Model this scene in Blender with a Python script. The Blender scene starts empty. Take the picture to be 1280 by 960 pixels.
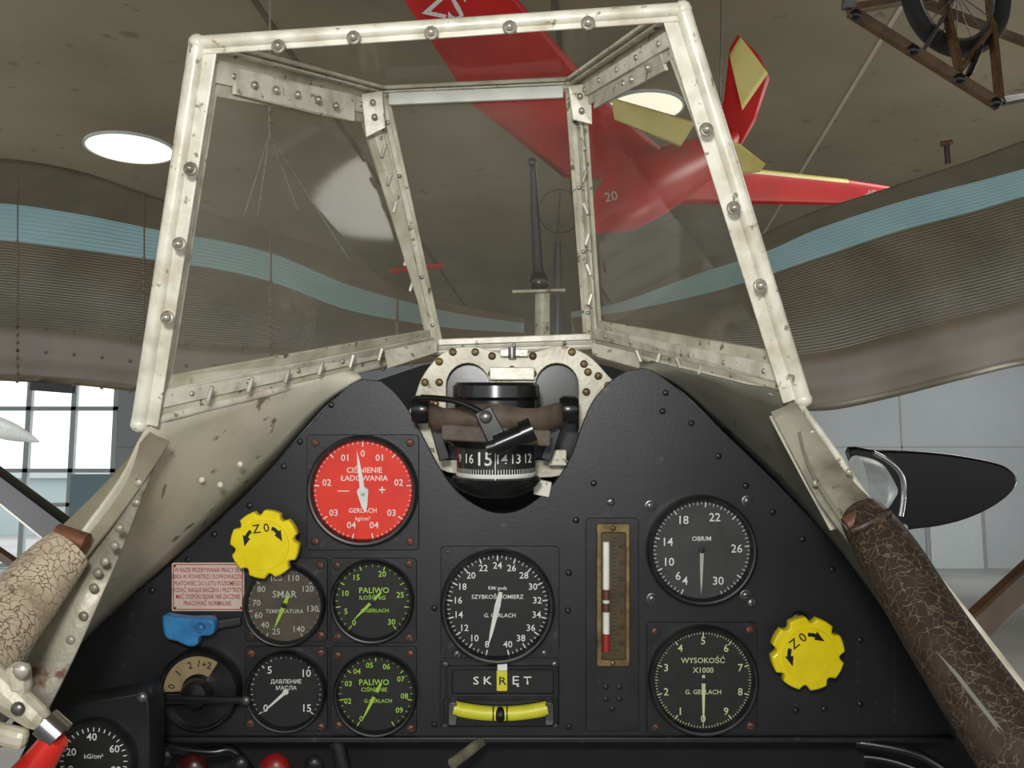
import bpy, bmesh, math, random
from mathutils import Vector, Matrix
random.seed(4)
F=1200.0
CAM=Vector((0,0,2.3)); PITCH=math.radians(7)
MC=Matrix.Translation(CAM)@Matrix.Rotation(PITCH,4,'X')
D=0.75; K=D/F
scene=bpy.context.scene
coll=scene.collection
def W(px,py,d): return Vector(((px-640)*d/F,d,-(py-480)*d/F))
def lin(c):
    r=[]
    for v in c[:3]:
        v=v/255.0
        r.append(v/12.92 if v<=0.04045 else ((v+0.055)/1.055)**2.4)
    return (r[0],r[1],r[2],1)
# ---------- materials
def mat(name,col,rough=.5,metal=0,col2=None,nscale=40,lo=.4,hi=.7,bump=0,bscale=200,detail=6,coat=0,speck=None,speckscale=600,sl=.66):
    m=bpy.data.materials.new(name); m.use_nodes=True
    nt=m.node_tree; b=nt.nodes['Principled BSDF']
    b.inputs['Roughness'].default_value=rough; b.inputs['Metallic'].default_value=metal
    b.inputs['Coat Weight'].default_value=coat
    tc=nt.nodes.new('ShaderNodeTexCoord')
    if col2 is None: col2=tuple(v*.8 for v in col)
    n=nt.nodes.new('ShaderNodeTexNoise'); n.inputs['Scale'].default_value=nscale; n.inputs['Detail'].default_value=detail
    nt.links.new(tc.outputs['Object'],n.inputs['Vector'])
    r=nt.nodes.new('ShaderNodeValToRGB'); r.color_ramp.elements[0].position=lo; r.color_ramp.elements[1].position=hi
    r.color_ramp.elements[0].color=lin(col); r.color_ramp.elements[1].color=lin(col2)
    nt.links.new(n.outputs['Fac'],r.inputs['Fac'])
    out=r.outputs['Color']
    if speck:
        n2=nt.nodes.new('ShaderNodeTexNoise'); n2.inputs['Scale'].default_value=speckscale; n2.inputs['Detail'].default_value=3
        nt.links.new(tc.outputs['Object'],n2.inputs['Vector'])
        r2=nt.nodes.new('ShaderNodeValToRGB'); r2.color_ramp.elements[0].position=sl; r2.color_ramp.elements[1].position=sl+.06
        nt.links.new(n2.outputs['Fac'],r2.inputs['Fac'])
        mx=nt.nodes.new('ShaderNodeMix'); mx.data_type='RGBA'
        nt.links.new(r2.outputs['Color'],mx.inputs[0]); nt.links.new(out,mx.inputs[6]); mx.inputs[7].default_value=lin(speck)
        out=mx.outputs[2]
    nt.links.new(out,b.inputs['Base Color'])
    if bump:
        n3=nt.nodes.new('ShaderNodeTexNoise'); n3.inputs['Scale'].default_value=bscale; n3.inputs['Detail'].default_value=4
        nt.links.new(tc.outputs['Object'],n3.inputs['Vector'])
        bp=nt.nodes.new('ShaderNodeBump'); bp.inputs['Strength'].default_value=bump; bp.inputs['Distance'].default_value=.002
        nt.links.new(n3.outputs['Fac'],bp.inputs['Height']); nt.links.new(bp.outputs['Normal'],b.inputs['Normal'])
    return m
def flat(name,col,rough=.5,metal=0,emit=0):
    m=mat(name,col,rough,metal,col2=tuple(v*.92 for v in col))
    if emit:
        b=m.node_tree.nodes['Principled BSDF']; b.inputs['Emission Color'].default_value=lin(col); b.inputs['Emission Strength'].default_value=emit
    return m
def crackle(name,base,crack,scale,rough=.5,w=.05):
    m=bpy.data.materials.new(name); m.use_nodes=True
    nt=m.node_tree; b=nt.nodes['Principled BSDF']; b.inputs['Roughness'].default_value=rough
    tc=nt.nodes.new('ShaderNodeTexCoord')
    n=nt.nodes.new('ShaderNodeTexNoise'); n.inputs['Scale'].default_value=scale*.6; n.inputs['Detail'].default_value=5
    nt.links.new(tc.outputs['Object'],n.inputs['Vector'])
    mxv=nt.nodes.new('ShaderNodeMix'); mxv.data_type='VECTOR'; mxv.inputs[0].default_value=.012
    nt.links.new(tc.outputs['Object'],mxv.inputs[4]); nt.links.new(n.outputs['Color'],mxv.inputs[5])
    v=nt.nodes.new('ShaderNodeTexVoronoi'); v.feature='DISTANCE_TO_EDGE'; v.inputs['Scale'].default_value=scale
    nt.links.new(mxv.outputs[1],v.inputs['Vector'])
    r=nt.nodes.new('ShaderNodeValToRGB'); r.color_ramp.elements[0].position=0; r.color_ramp.elements[1].position=w
    r.color_ramp.elements[0].color=lin(crack); r.color_ramp.elements[1].color=lin(base)
    nt.links.new(v.outputs['Distance'],r.inputs['Fac'])
    n2=nt.nodes.new('ShaderNodeTexNoise'); n2.inputs['Scale'].default_value=scale*.25; n2.inputs['Detail'].default_value=6
    nt.links.new(tc.outputs['Object'],n2.inputs['Vector'])
    r2=nt.nodes.new('ShaderNodeValToRGB'); r2.color_ramp.elements[0].position=.5; r2.color_ramp.elements[1].position=.66
    nt.links.new(n2.outputs['Fac'],r2.inputs['Fac'])
    mx=nt.nodes.new('ShaderNodeMix'); mx.data_type='RGBA'
    nt.links.new(r2.outputs['Color'],mx.inputs[0]); nt.links.new(r.outputs['Color'],mx.inputs[6]); mx.inputs[7].default_value=lin(tuple((a*.75+c*.25) for a,c in zip(base,crack)))
    nt.links.new(mx.outputs[2],b.inputs['Base Color'])
    bp=nt.nodes.new('ShaderNodeBump'); bp.inputs['Strength'].default_value=.6; bp.inputs['Distance'].default_value=.002
    nt.links.new(r.outputs['Color'],bp.inputs['Height']); nt.links.new(bp.outputs['Normal'],b.inputs['Normal'])
    return m
def glassmat(name,haze,refl=.3,tint=(240,240,235),hazecol=(200,195,180)):
    m=bpy.data.materials.new(name); m.use_nodes=True
    nt=m.node_tree; nt.nodes.remove(nt.nodes['Principled BSDF']); o=nt.nodes['Material Output']
    t=nt.nodes.new('ShaderNodeBsdfTransparent'); t.inputs[0].default_value=lin(tint)
    g=nt.nodes.new('ShaderNodeBsdfGlossy'); g.inputs['Roughness'].default_value=.06
    d=nt.nodes.new('ShaderNodeBsdfDiffuse'); d.inputs[0].default_value=lin(hazecol)
    m1=nt.nodes.new('ShaderNodeMixShader'); m2=nt.nodes.new('ShaderNodeMixShader')
    fr=nt.nodes.new('ShaderNodeFresnel'); fr.inputs[0].default_value=1.35
    mu=nt.nodes.new('ShaderNodeMath'); mu.operation='MULTIPLY'; mu.inputs[1].default_value=refl
    nt.links.new(fr.outputs[0],mu.inputs[0])
    nt.links.new(mu.outputs[0],m1.inputs[0]); nt.links.new(t.outputs[0],m1.inputs[1]); nt.links.new(g.outputs[0],m1.inputs[2])
    tc=nt.nodes.new('ShaderNodeTexCoord'); n=nt.nodes.new('ShaderNodeTexNoise'); n.inputs['Scale'].default_value=9; n.inputs['Detail'].default_value=5
    nt.links.new(tc.outputs['Object'],n.inputs['Vector'])
    mr=nt.nodes.new('ShaderNodeMapRange'); mr.inputs[1].default_value=.3; mr.inputs[2].default_value=.75; mr.inputs[3].default_value=haze*.5; mr.inputs[4].default_value=haze*1.6
    nt.links.new(n.outputs['Fac'],mr.inputs[0]); nt.links.new(mr.outputs[0],m2.inputs[0])
    nt.links.new(m1.outputs[0],m2.inputs[1]); nt.links.new(d.outputs[0],m2.inputs[2]); nt.links.new(m2.outputs[0],o.inputs[0])
    return m
def corrug(name,col,col2,scale,rough=.45,strength=.5,dark=None):
    m=mat(name,col,rough,0,col2=col2,nscale=4,lo=.35,hi=.7)
    nt=m.node_tree; b=nt.nodes['Principled BSDF']
    uv=nt.nodes.new('ShaderNodeTexCoord')
    w=nt.nodes.new('ShaderNodeTexWave'); w.bands_direction='Y'; w.inputs['Scale'].default_value=scale; w.inputs['Distortion'].default_value=0
    nt.links.new(uv.outputs['UV'],w.inputs['Vector'])
    bp=nt.nodes.new('ShaderNodeBump'); bp.inputs['Strength'].default_value=strength; bp.inputs['Distance'].default_value=.006
    nt.links.new(w.outputs['Fac'],bp.inputs['Height']); nt.links.new(bp.outputs['Normal'],b.inputs['Normal'])
    return m
m_panel=mat('panel_black_paint',(31,32,36),.42,0,col2=(46,46,50),nscale=9,bump=.05,bscale=350,speck=(74,72,69),speckscale=75,sl=.68)
m_plate=mat('plate_black_paint',(26,27,30),.46,0,col2=(40,40,43),nscale=40,bump=.05,bscale=400,speck=(62,60,57),speckscale=120)
m_bezel=mat('bezel_black',(20,21,23),.35,0,col2=(40,40,42),nscale=60,coat=.2)
m_face=mat('dial_black',(24,26,25),.6,0,col2=(32,33,31),nscale=80)
m_facegn=mat('dial_black_greenish',(30,34,29),.6,0,col2=(38,42,35),nscale=80)
m_faceg=mat('dial_grey',(66,66,64),.6,0,col2=(54,54,53),nscale=60)
m_facebr=mat('dial_brown',(88,80,67),.6,0,col2=(70,63,55),nscale=60)
m_red=mat('dial_red',(242,56,34),.6,0,col2=(228,46,32),nscale=50)
m_white=flat('marks_white',(240,242,234),.5)
m_green=flat('marks_green',(176,222,74),.5)
m_pale=flat('marks_pale_green',(222,232,180),.5)
m_greymk=flat('marks_grey',(196,196,184),.5)
m_yel=mat('yellow_paint',(250,230,20),.35,0,col2=(242,214,10),nscale=60,coat=.3)
m_yell=mat('yellow_lum',(225,222,60),.4,0,col2=(205,200,45),nscale=60)
m_blk=flat('black_mark',(12,12,12),.5)
m_cream=mat('cream_frame_paint',(212,209,188),.4,.05,col2=(174,168,144),nscale=38,bump=.15,bscale=300,speck=(118,106,82),speckscale=110,sl=.63)
m_cream2=mat('cream_edge_paint',(230,227,210),.35,.05,col2=(192,186,164),nscale=60,bump=.1,bscale=300,speck=(146,134,108),speckscale=130,sl=.64)
m_rivet=mat('rivet_metal',(190,188,175),.3,.5,col2=(140,135,120),nscale=90)
m_brass=mat('brass_old',(150,128,80),.4,.7,col2=(90,70,45),nscale=90)
m_rust=mat('screw_rusty',(128,84,62),.5,.4,col2=(90,70,60),nscale=120)
m_steel=mat('steel_screw',(130,130,128),.35,.7,col2=(80,78,75),nscale=120)
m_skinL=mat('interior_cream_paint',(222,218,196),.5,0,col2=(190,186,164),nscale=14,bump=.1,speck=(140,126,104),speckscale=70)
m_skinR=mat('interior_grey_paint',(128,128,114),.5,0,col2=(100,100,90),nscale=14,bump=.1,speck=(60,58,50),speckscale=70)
m_strip=mat('aluminium_strip',(165,161,143),.42,.25,col2=(112,105,90),nscale=40,bump=.2,speck=(100,66,48),speckscale=60)
m_leR=crackle('leather_brown_cracked',(46,36,30),(108,90,72),200,.45,.045)
m_leL=crackle('leather_pale_cracked',(200,184,158),(92,68,50),210,.6,.07)
m_blue=mat('blue_paint',(60,140,200),.4,0,col2=(50,110,165),nscale=90)
m_redp=mat('red_aircraft_paint',(204,34,32),.4,0,col2=(180,26,26),nscale=3)
m_yelp=mat('yellow_aircraft_paint',(232,220,136),.45,0,col2=(214,198,108),nscale=3)
m_ol=corrug('wing_grey_corrugated',(138,132,113),(112,106,90),26,.38,.42)
m_ols=corrug('wing_grey_smooth',(136,124,100),(110,100,79),3,.30,.1)
m_lb=corrug('wing_light_blue',(186,226,232),(168,212,220),26,.4,.15)
m_dark=mat('bulkhead_dark',(14,14,15),.8,0,col2=(22,21,20),nscale=20)
m_outer=mat('fuselage_olive',(95,88,64),.5,0,nscale=6)
m_glass=glassmat('windscreen_glass',.12,.06)
m_dglass=glassmat('dial_glass',.006,.12,hazecol=(150,150,150),tint=(252,252,252))
m_strap=mat('strap_brown',(98,84,70),.6,0,col2=(70,60,52),nscale=80,bump=.3,bscale=700)
m_blackg=mat('black_gloss',(16,17,18),.25,0,col2=(30,30,32),nscale=50)
m_wood=mat('old_wood',(108,80,50),.5,0,col2=(76,54,34),nscale=12)
m_rubber=mat('tyre_rubber',(34,33,32),.7,0,nscale=10)
m_ceil=mat('ceiling_concrete',(147,140,119),.9,0,col2=(126,119,100),nscale=.5,lo=.3,hi=.7,bump=.3,bscale=14,speck=(114,108,91),speckscale=3)
m_seam=flat('seam_dark',(100,94,78),.9)
m_seaml=flat('seam_light',(184,176,155),.9)
m_wall=mat('wall_concrete',(188,195,198),.8,0,col2=(176,183,186),nscale=.3,bump=.1)
m_floor=mat('floor_concrete',(186,188,186),.5,0,col2=(168,168,166),nscale=.4)
m_lamp=flat('lamp_disc',(255,246,226),.5,0,emit=1.1)
m_mull=flat('mullion_white',(205,215,215),.4)
m_plaq=mat('placard_paint',(226,208,196),.5,0,col2=(212,190,178),nscale=40)
m_redtx=flat('placard_red',(170,50,40),.5)
m_chrome=mat('chrome',(215,215,215),.12,1,nscale=20)
# ---------- builders
def link(o,parent=None,loc=None):
    coll.objects.link(o)
    if parent: o.parent=parent
    if loc is not None: o.location=loc
    return o
def grp(name,loc=(0,0,0)):
    e=bpy.data.objects.new(name,None); e.empty_display_size=.02
    return link(e,None,loc)
def mesh(name,vs,fs,mats,parent=None,loc=None,idx=None,smooth=False):
    me=bpy.data.meshes.new(name); me.from_pydata([tuple(v) for v in vs],[],fs)
    if not isinstance(mats,(list,tuple)): mats=[mats]
    for m in mats: me.materials.append(m)
    if idx:
        for p,i in zip(me.polygons,idx): p.material_index=i
    if smooth:
        for p in me.polygons: p.use_smooth=True
    me.update()
    return link(bpy.data.objects.new(name,me),parent,loc)
def bevel(o,w,seg=2):
    b=o.modifiers.new('bevel','BEVEL'); b.width=w; b.segments=seg; b.limit_method='ANGLE'; b.angle_limit=math.radians(40); return o
def lathe(name,prof,mats,parent=None,loc=(0,0,0),seg=64,axis='Y',idx=None,smooth=True,rot=None):
    vs=[];fs=[];ii=[]
    for r,h in prof:
        for s in range(seg):
            a=2*math.pi*s/seg
            if axis=='Y': vs.append((r*math.sin(a),h,r*math.cos(a)))
            else: vs.append((r*math.cos(a),r*math.sin(a),h))
    for i in range(len(prof)-1):
        for s in range(seg):
            t=(s+1)%seg
            fs.append((i*seg+s,i*seg+t,(i+1)*seg+t,(i+1)*seg+s)); ii.append(idx[i] if idx else 0)
    o=mesh(name,vs,fs,mats,parent,loc,ii,smooth)
    if smooth:
        e=o.modifiers.new('es','EDGE_SPLIT'); e.split_angle=math.radians(35)
    if rot: o.rotation_euler=rot
    return o
def prism(name,loops,y0,y1,mats,parent=None,loc=(0,0,0),bev=0,rot=0):
    cu=bpy.data.curves.new(name,'CURVE'); cu.dimensions='2D'; cu.fill_mode='BOTH'
    cu.extrude=max(abs(y1-y0)/2-bev,0); cu.bevel_depth=bev; cu.bevel_resolution=1; cu.offset=-bev
    for lp in loops:
        sp=cu.splines.new('POLY'); sp.points.add(len(lp)-1)
        for p,q in zip(sp.points,lp): p.co=(q[0],q[1],0,1)
        sp.use_cyclic_u=True
    t=bpy.data.objects.new('tmp',cu); coll.objects.link(t)
    dg=bpy.context.evaluated_depsgraph_get(); dg.update()
    me=bpy.data.meshes.new_from_object(t.evaluated_get(dg))
    bpy.data.objects.remove(t)
    me.transform(Matrix.Translation((0,(y0+y1)/2,0))@Matrix.Rotation(math.radians(90),4,'X'))
    me.materials.clear(); me.materials.append(mats); me.name=name
    o=bpy.data.objects.new(name,me); link(o,parent,loc)
    if rot: o.rotation_euler=(0,math.radians(rot),0)
    return o
def rrect(x0,z0,x1,z1,r,n=4):
    pts=[]
    for cx,cz,a0 in ((x1-r,z1-r,0),(x0+r,z1-r,90),(x0+r,z0+r,180),(x1-r,z0+r,270)):
        for i in range(n+1):
            a=math.radians(a0+90*i/n); pts.append((cx+r*math.cos(a),cz+r*math.sin(a)))
    return pts
def tube(name,pts,rad,m,parent=None,radii=None,smooth=True,res=6,loc=None):
    cu=bpy.data.curves.new(name,'CURVE'); cu.dimensions='3D'; cu.bevel_depth=rad; cu.bevel_resolution=res; cu.use_fill_caps=True
    if smooth and len(pts)>2:
        sp=cu.splines.new('NURBS'); sp.points.add(len(pts)-1)
        for i,(p,q) in enumerate(zip(sp.points,pts)): p.co=(*q,1); p.radius=radii[i] if radii else 1
        sp.use_endpoint_u=True; sp.order_u=3; sp.resolution_u=8
    else:
        sp=cu.splines.new('POLY'); sp.points.add(len(pts)-1)
        for i,(p,q) in enumerate(zip(sp.points,pts)): p.co=(*q,1); p.radius=radii[i] if radii else 1
    cu.materials.append(m)
    return link(bpy.data.objects.new(name,cu),parent,loc)
def bar(name,p1,p2,w,t,m,parent=None,nrm=(0,-1,0),bev=.0008,w2=None):
    p1=Vector(p1);p2=Vector(p2);d=(p2-p1).normalized(); n=Vector(nrm); s=d.cross(n).normalized(); n=s.cross(d).normalized()
    w2=w2 or w
    vs=[]
    for p,ww in ((p1,w),(p2,w2)):
        for a,b in ((-1,-1),(1,-1),(1,1),(-1,1)): vs.append(p+s*ww/2*a+n*t/2*b)
    o=mesh(name,vs,[(0,1,2,3),(7,6,5,4),(0,4,5,1),(1,5,6,2),(2,6,7,3),(3,7,4,0)],m,parent)
    bevel(o,bev); return o
def text(name,s,size,x,z,y,m,parent,ang=0,rot=None,sx=1):
    cu=bpy.data.curves.new(name,'FONT'); cu.body=s; cu.size=size; cu.align_x='CENTER'; cu.align_y='CENTER'; cu.resolution_u=2
    cu.offset=size*.008
    cu.materials.append(m)
    o=bpy.data.objects.new(name,cu); link(o,parent,(x,y,z)); o.rotation_euler=rot or (math.radians(90),math.radians(ang),0)
    o.scale=(sx,1,1)
    return o
def text_on(name,s,size,org,xd,yd,m,parent=None):
    o=text(name,s,size,0,0,0,m,parent)
    x=Vector(xd).normalized(); n=x.cross(Vector(yd)).normalized(); y=n.cross(x)
    mm=Matrix((x,y,n)).transposed().to_4x4(); mm.translation=org; o.matrix_basis=mm
    return o
def domes(name,pts,r,m,parent=None,nrm=None,flatn=.6,loc=None):
    vs=[];fs=[]
    for i,p in enumerate(pts):
        rr=r[i] if isinstance(r,(list,tuple)) else r
        n=Vector(nrm[i] if isinstance(nrm,list) else (nrm or (0,-1,0))).normalized()
        a=n.orthogonal().normalized(); b=n.cross(a); base=len(vs); S=10
        for th,(c,h) in enumerate(((1,-.3),(1,.15),(.8,.6),(.4,.92))):
            for s in range(S):
                t=2*math.pi*s/S
                vs.append(Vector(p)+(a*math.cos(t)+b*math.sin(t))*rr*c+n*rr*h*flatn)
        vs.append(Vector(p)+n*rr*flatn)
        for k in range(3):
            for s in range(S):
                t=(s+1)%S; fs.append((base+k*S+s,base+k*S+t,base+(k+1)*S+t,base+(k+1)*S+s))
        for s in range(S): fs.append((base+3*S+s,base+3*S+(s+1)%S,base+4*S))
    return mesh(name,vs,fs,m,parent,loc,smooth=True)
def screws(name,pts,r,m,parent,depth=D,loc=None):
    P=[p for p in pts]
    o=domes(name,P,r,m,parent,flatn=.45)
    vs=[];fs=[]
    for p in P:
        a=random.uniform(0,3.14); d=Vector((math.cos(a),0,math.sin(a))); q=Vector((-d.z,0,d.x)); b=len(vs)
        for s,t in ((-1,-1),(1,-1),(1,1),(-1,1)): vs.append(Vector(p)+d*r*.75*s+q*r*.13*t+Vector((0,-r*.5,0)))
        fs.append((b,b+1,b+2,b+3))
    mesh(name+'_slots',vs,fs,m_blk,parent)
    return o
def loft(name,rows,mats,idxf=None,parent=None,smooth=True,closed=False,uv=True):
    R=len(rows);C=len(rows[0]);vs=[p for r in rows for p in r];fs=[];ii=[];uvs=[]
    for i in range(R-1):
        for j in range(C if closed else C-1):
            k=(j+1)%C
            fs.append((i*C+j,i*C+k,(i+1)*C+k,(i+1)*C+j)); ii.append(idxf(i,j) if idxf else 0)
            u0,u1=i/(R-1),(i+1)/(R-1); v0,v1=j/max(C-1,1),(j+1)/max(C-1,1)
            uvs+= [(u0,v0),(u0,v1),(u1,v1),(u1,v0)]
    o=mesh(name,vs,fs,mats,parent,None,ii,smooth)
    ul=o.data.uv_layers.new(name='UV')
    for l,c in zip(ul.data,uvs): l.uv=c
    return o
def interp(x,tab,c):
    if x<=tab[0][0]: return tab[0][c]
    for i in range(len(tab)-1):
        if tab[i][0]<=x<=tab[i+1][0]:
            x0,x1=tab[i][0],tab[i+1][0]; t=(x-x0)/(x1-x0); h=x1-x0
            def sl(j):
                if j<=0: return (tab[1][c]-tab[0][c])/(tab[1][0]-tab[0][0])
                if j>=len(tab)-1: return (tab[-1][c]-tab[-2][c])/(tab[-1][0]-tab[-2][0])
                return (tab[j+1][c]-tab[j-1][c])/(tab[j+1][0]-tab[j-1][0])
            m0,m1=sl(i)*h,sl(i+1)*h
            return (2*t**3-3*t*t+1)*tab[i][c]+(t**3-2*t*t+t)*m0+(-2*t**3+3*t*t)*tab[i+1][c]+(t**3-t*t)*m1
    return tab[-1][c]
def smoothpoly(pts,n=6,closed=False):
    out=[];N=len(pts)
    for i in range(N if closed else N-1):
        p0=pts[(i-1)%N] if (closed or i>0) else pts[i]; p1=pts[i]; p2=pts[(i+1)%N]; p3=pts[(i+2)%N] if (closed or i+2<N) else p2
        for k in range(n):
            t=k/n
            out.append(tuple(.5*((2*b)+(-a+c)*t+(2*a-5*b+4*c-d)*t*t+(-a+3*b-3*c+d)*t**3) for a,b,c,d in zip(p0,p1,p2,p3)))
    if not closed: out.append(tuple(pts[-1]))
    return out
def pp(px,py): return ((px-640)*K,-(py-480)*K)

# ============ INSTRUMENT PANEL ============
gp=grp('instrument_panel',(0,D,0))
edgeL=smoothpoly([(452,474),(436,482),(405,512),(345,578),(285,640),(215,704),(130,778),(60,850),(-10,935)],4)
edgeR=smoothpoly([(1260,960),(1180,868),(1120,785),(1050,690),(985,618),(905,540),(845,484),(812,462),(798,461)],4)
cut=smoothpoly([(785,463),(765,475),(742,500),(728,530),(716,565),(700,594),(678,618),(650,637),(622,641),(596,632),(568,610),(548,582),(530,548),(512,515),(495,492),(476,476)],4)
outline=[pp(*p) for p in edgeL]+[pp(150,923),pp(1130,920),pp(1200,918)]+[pp(*p) for p in edgeR]+[pp(*p) for p in cut]
prism('panel_sheet',[outline],0,.004,m_panel,gp,bev=.0006)
bar('bottom_flange',(pp(150,922)[0],-.002,pp(0,922)[1]),(pp(1190,922)[0],-.002,pp(0,922)[1]),.004,.008,m_plate,gp)
def plate(name,x0,y0,x1,y1,th=.0025,m=m_plate,r=5):
    a=pp(x0,y1);b=pp(x1,y0)
    return prism(name,[rrect(a[0],a[1],b[0],b[1],r*K)],-th,0,m,gp,bev=.0005)
plate('plate_boost',384,543,524,687)
plate('plate_a',307,697,410,801); plate('plate_b',414,697,521,803); plate('plate_c',307,807,410,913); plate('plate_d',414,807,521,916)
plate('plate_airspeed',551,682,699,822,.002); plate('plate_turn',550,822,699,908,.0015)
plate('plate_thermo',732,647,798,913,.0018); plate('plate_altimeter',808,777,946,916,.0025)
def P3(lst,y=-.001): return [Vector((*((pp(*q)[0],)),y,pp(*q)[1])) for q in lst]
screws('screws_rusty',P3([(395,553),(513,553),(395,676),(513,676),(316,705),(401,706),(316,792),(402,793),(422,706),(512,704),(423,795),(512,796),(315,816),(402,815),(314,903),(402,907),(423,818),(513,816),(424,905),(514,909),(818,788),(936,786),(819,908),(937,906)],-.003),5.2*K,m_rust,gp)
screws('screws_panel',P3([(414,506),(375,552),(355,583),(312,632),(268,668),(235,700),(190,738),(832,491),(828,514),(864,529),(898,570),(932,607),(966,640),(1003,674),(1040,712),(742,604),(711,716),(710,763),(711,908),(543,905),(543,760),(720,650),(995,888),(1030,886),(560,690),(1075,800),(1075,880)]),4.0*K,m_bezel,gp)
screws('screws_brass',P3([(813,632),(934,626),(815,748),(932,744),(763,627)]),5.5*K,m_steel,gp)
domes('screw_washers',P3([(813,632),(934,626),(815,748),(932,744)],0),8*K,m_steel,gp,flatn=.15)
domes('vent_bumps',P3([(757,858),(774,858),(757,873),(774,873),(765,885)]),4.5*K,m_plate,gp)
screws('screws_turn',P3([(557,829),(693,829),(571,815),(680,815),(557,905),(694,905)],-.003),4*K,m_steel,gp)
for i in range(9):
    for xx in (1072,1118): bar('dash_%d_%d'%(xx,i),(pp(xx,800+i*12)[0],-.0004,pp(0,800+i*12)[1]),(pp(xx,807+i*12)[0],-.0004,pp(0,807+i*12)[1]),.0006,.0004,m_faceg,gp,bev=.0001)

def gauge(name,cx,cy,R,face,mark,a0,a1,nd,maj,labels,lsize,lr,lines,needle,nmat=None,arc=False,tick_in=.80,tick_out=.88,bez=m_bezel,mid=0):
    g=grp(name,W(cx,cy,D)); r=R*K; Y=-.006
    lathe('bezel',[(r,0),(r,-.009),(r*.985,-.0115),(r*.955,-.0125),(r*.92,-.0122),(r*.885,-.0085),(r*.875,-.0055)],bez,g)
    lathe('dial_face',[(r*.9,Y),(r*.45,Y),(1e-5,Y)],face,g,smooth=False)
    vs=[];fs=[]
    def q(a,ri,ro,w,y=Y-.0003):
        a=math.radians(a); d=Vector((math.sin(a),0,math.cos(a))); s=Vector((d.z,0,-d.x)); b=len(vs)
        for rr,ss in ((ri,-1),(ri,1),(ro,1),(ro,-1)): vs.append(d*rr*r+s*w/2*ss+Vector((0,y,0)))
        fs.append((b,b+1,b+2,b+3))
    for i in range(nd+1):
        a=a0+(a1-a0)*i/nd
        M=(i%maj==0); h=(mid and i%mid==0)
        q(a,tick_in-(0.05 if M else (.02 if h else 0)),tick_out,(.0009 if M else .0005)*(R/70)**.5)
    if arc:
        n=60
        for i in range(n):
            b=len(vs)
            for t,rr in ((i,tick_out),(i+1,tick_out),(i+1,tick_out-.02),(i,tick_out-.02)):
                a=math.radians(a0+(a1-a0)*t/n); vs.append(Vector((math.sin(a)*rr*r,Y-.0003,math.cos(a)*rr*r)))
            fs.append((b,b+1,b+2,b+3))
    mesh('scale_marks',vs,fs,mark,g)
    for i,(s,a) in enumerate(labels):
        t=math.radians(a); text('numeral_%d'%(i+1),s,lsize*K,math.sin(t)*lr*r,math.cos(t)*lr*r,Y-.0004,mark,g)
    for i,(s,x,z,sz,*mm) in enumerate(lines):
        text('legend_%d'%(i+1),s,sz*K,x*K,z*K,Y-.0004,mm[0] if mm else mark,g)
    for i,(ang,L,tail,w) in enumerate(needle):
        t=math.radians(ang)
        d=(math.sin(t),math.cos(t)); s=(d[1],-d[0]); L*=r;tail*=r;w*=K
        pts=[(-d[0]*tail+s[0]*w*.5,-d[1]*tail+s[1]*w*.5),(s[0]*w*.8,s[1]*w*.8),(d[0]*L*.7+s[0]*w*.4,d[1]*L*.7+s[1]*w*.4),(d[0]*L,d[1]*L),
             (d[0]*L*.7-s[0]*w*.4,d[1]*L*.7-s[1]*w*.4),(-s[0]*w*.8,-s[1]*w*.8),(-d[0]*tail-s[0]*w*.5,-d[1]*tail-s[1]*w*.5)]
        prism('needle_%d'%(i+1),[pts],Y-.0018,Y-.0011,nmat or mark,g)
    lathe('hub',[(3.5*K,Y),(3.5*K,Y-.0022),(1e-5,Y-.0024)],bez if nmat!=m_white else m_white,g,seg=20)
    lathe('cover_glass',[(r*.9,-.0095),(r*.5,-.0098),(1e-5,-.010)],m_dglass,g)
    return g
gauge('boost_pressure_gauge',455,612,69,m_red,m_white,-168,168,56,7,[('0',0),('01',28),('01',-28),('02',78),('02',-78),('03',128),('03',-128),('04',162),('04',-162)],11.5,.66,
  [('CIŚNIENIE',2,25,9.5),('ŁADOWANIA',2,15,9.5),('GERLACH',0,-25,8),('kg/cm²',0,-35,7),('—',-24,0,14),('+',24,0,16)],[(-8,.72,.1,4),(173,.4,.05,9)],m_white,arc=True,tick_in=.84,tick_out=.9)
gauge('oil_temperature_gauge',358,754,51,m_facebr,m_greymk,-150,150,30,5,[('25',-163),('40',-136),('60',-112),('70',-86),('80',-56),('100',-18),('110',18),('120',55),('130',98),('140',150)],10.5,.68,
  [('SMAR',0,13,12),('TEMPERATURA',0,-8,7)],[(203,.62,.25,3.5)],m_green,tick_in=.84)
gauge('fuel_gauge',467,749,52,m_face,m_green,-140,140,28,4,[('0',-140),('5',-112),('10',-75),('15',-35),('20',20),('25',78),('30',138)],10,.68,
  [('PALIWO',2,13,10),('ILOŚĆ  kG',0,4,7),('G.GERLACH',3,-12,6.5)],[(225,.66,.3,2.6)],m_green,arc=True,tick_in=.82,tick_out=.9)
gauge('oil_pressure_gauge',360,861,50,m_face,m_white,-130,130,30,10,[('0',-130),('5',-38),('10',48),('15',130)],13,.66,
  [('ДАВЛЕНИЕ',0,12,7),('МАСЛА',0,4,7)],[(228,.8,.05,2.6)],m_white,mid=2,tick_in=.84)
gauge('fuel_gauge',471,864,52,m_face,m_green,-150,150,30,5,[('0',-150),('02',-105),('03',-70),('04',-40),('05',-12),('06',22),('07',60),('08',95),('09',125)],9.5,.69,
  [('PALIWO',-2,14,10),('CIŚNIENIE',-2,5,7),('G.GERLACH',3,-9,6.5)],[(207,.72,.3,3.0)],m_green,arc=True,tick_in=.82,tick_out=.9)
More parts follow.
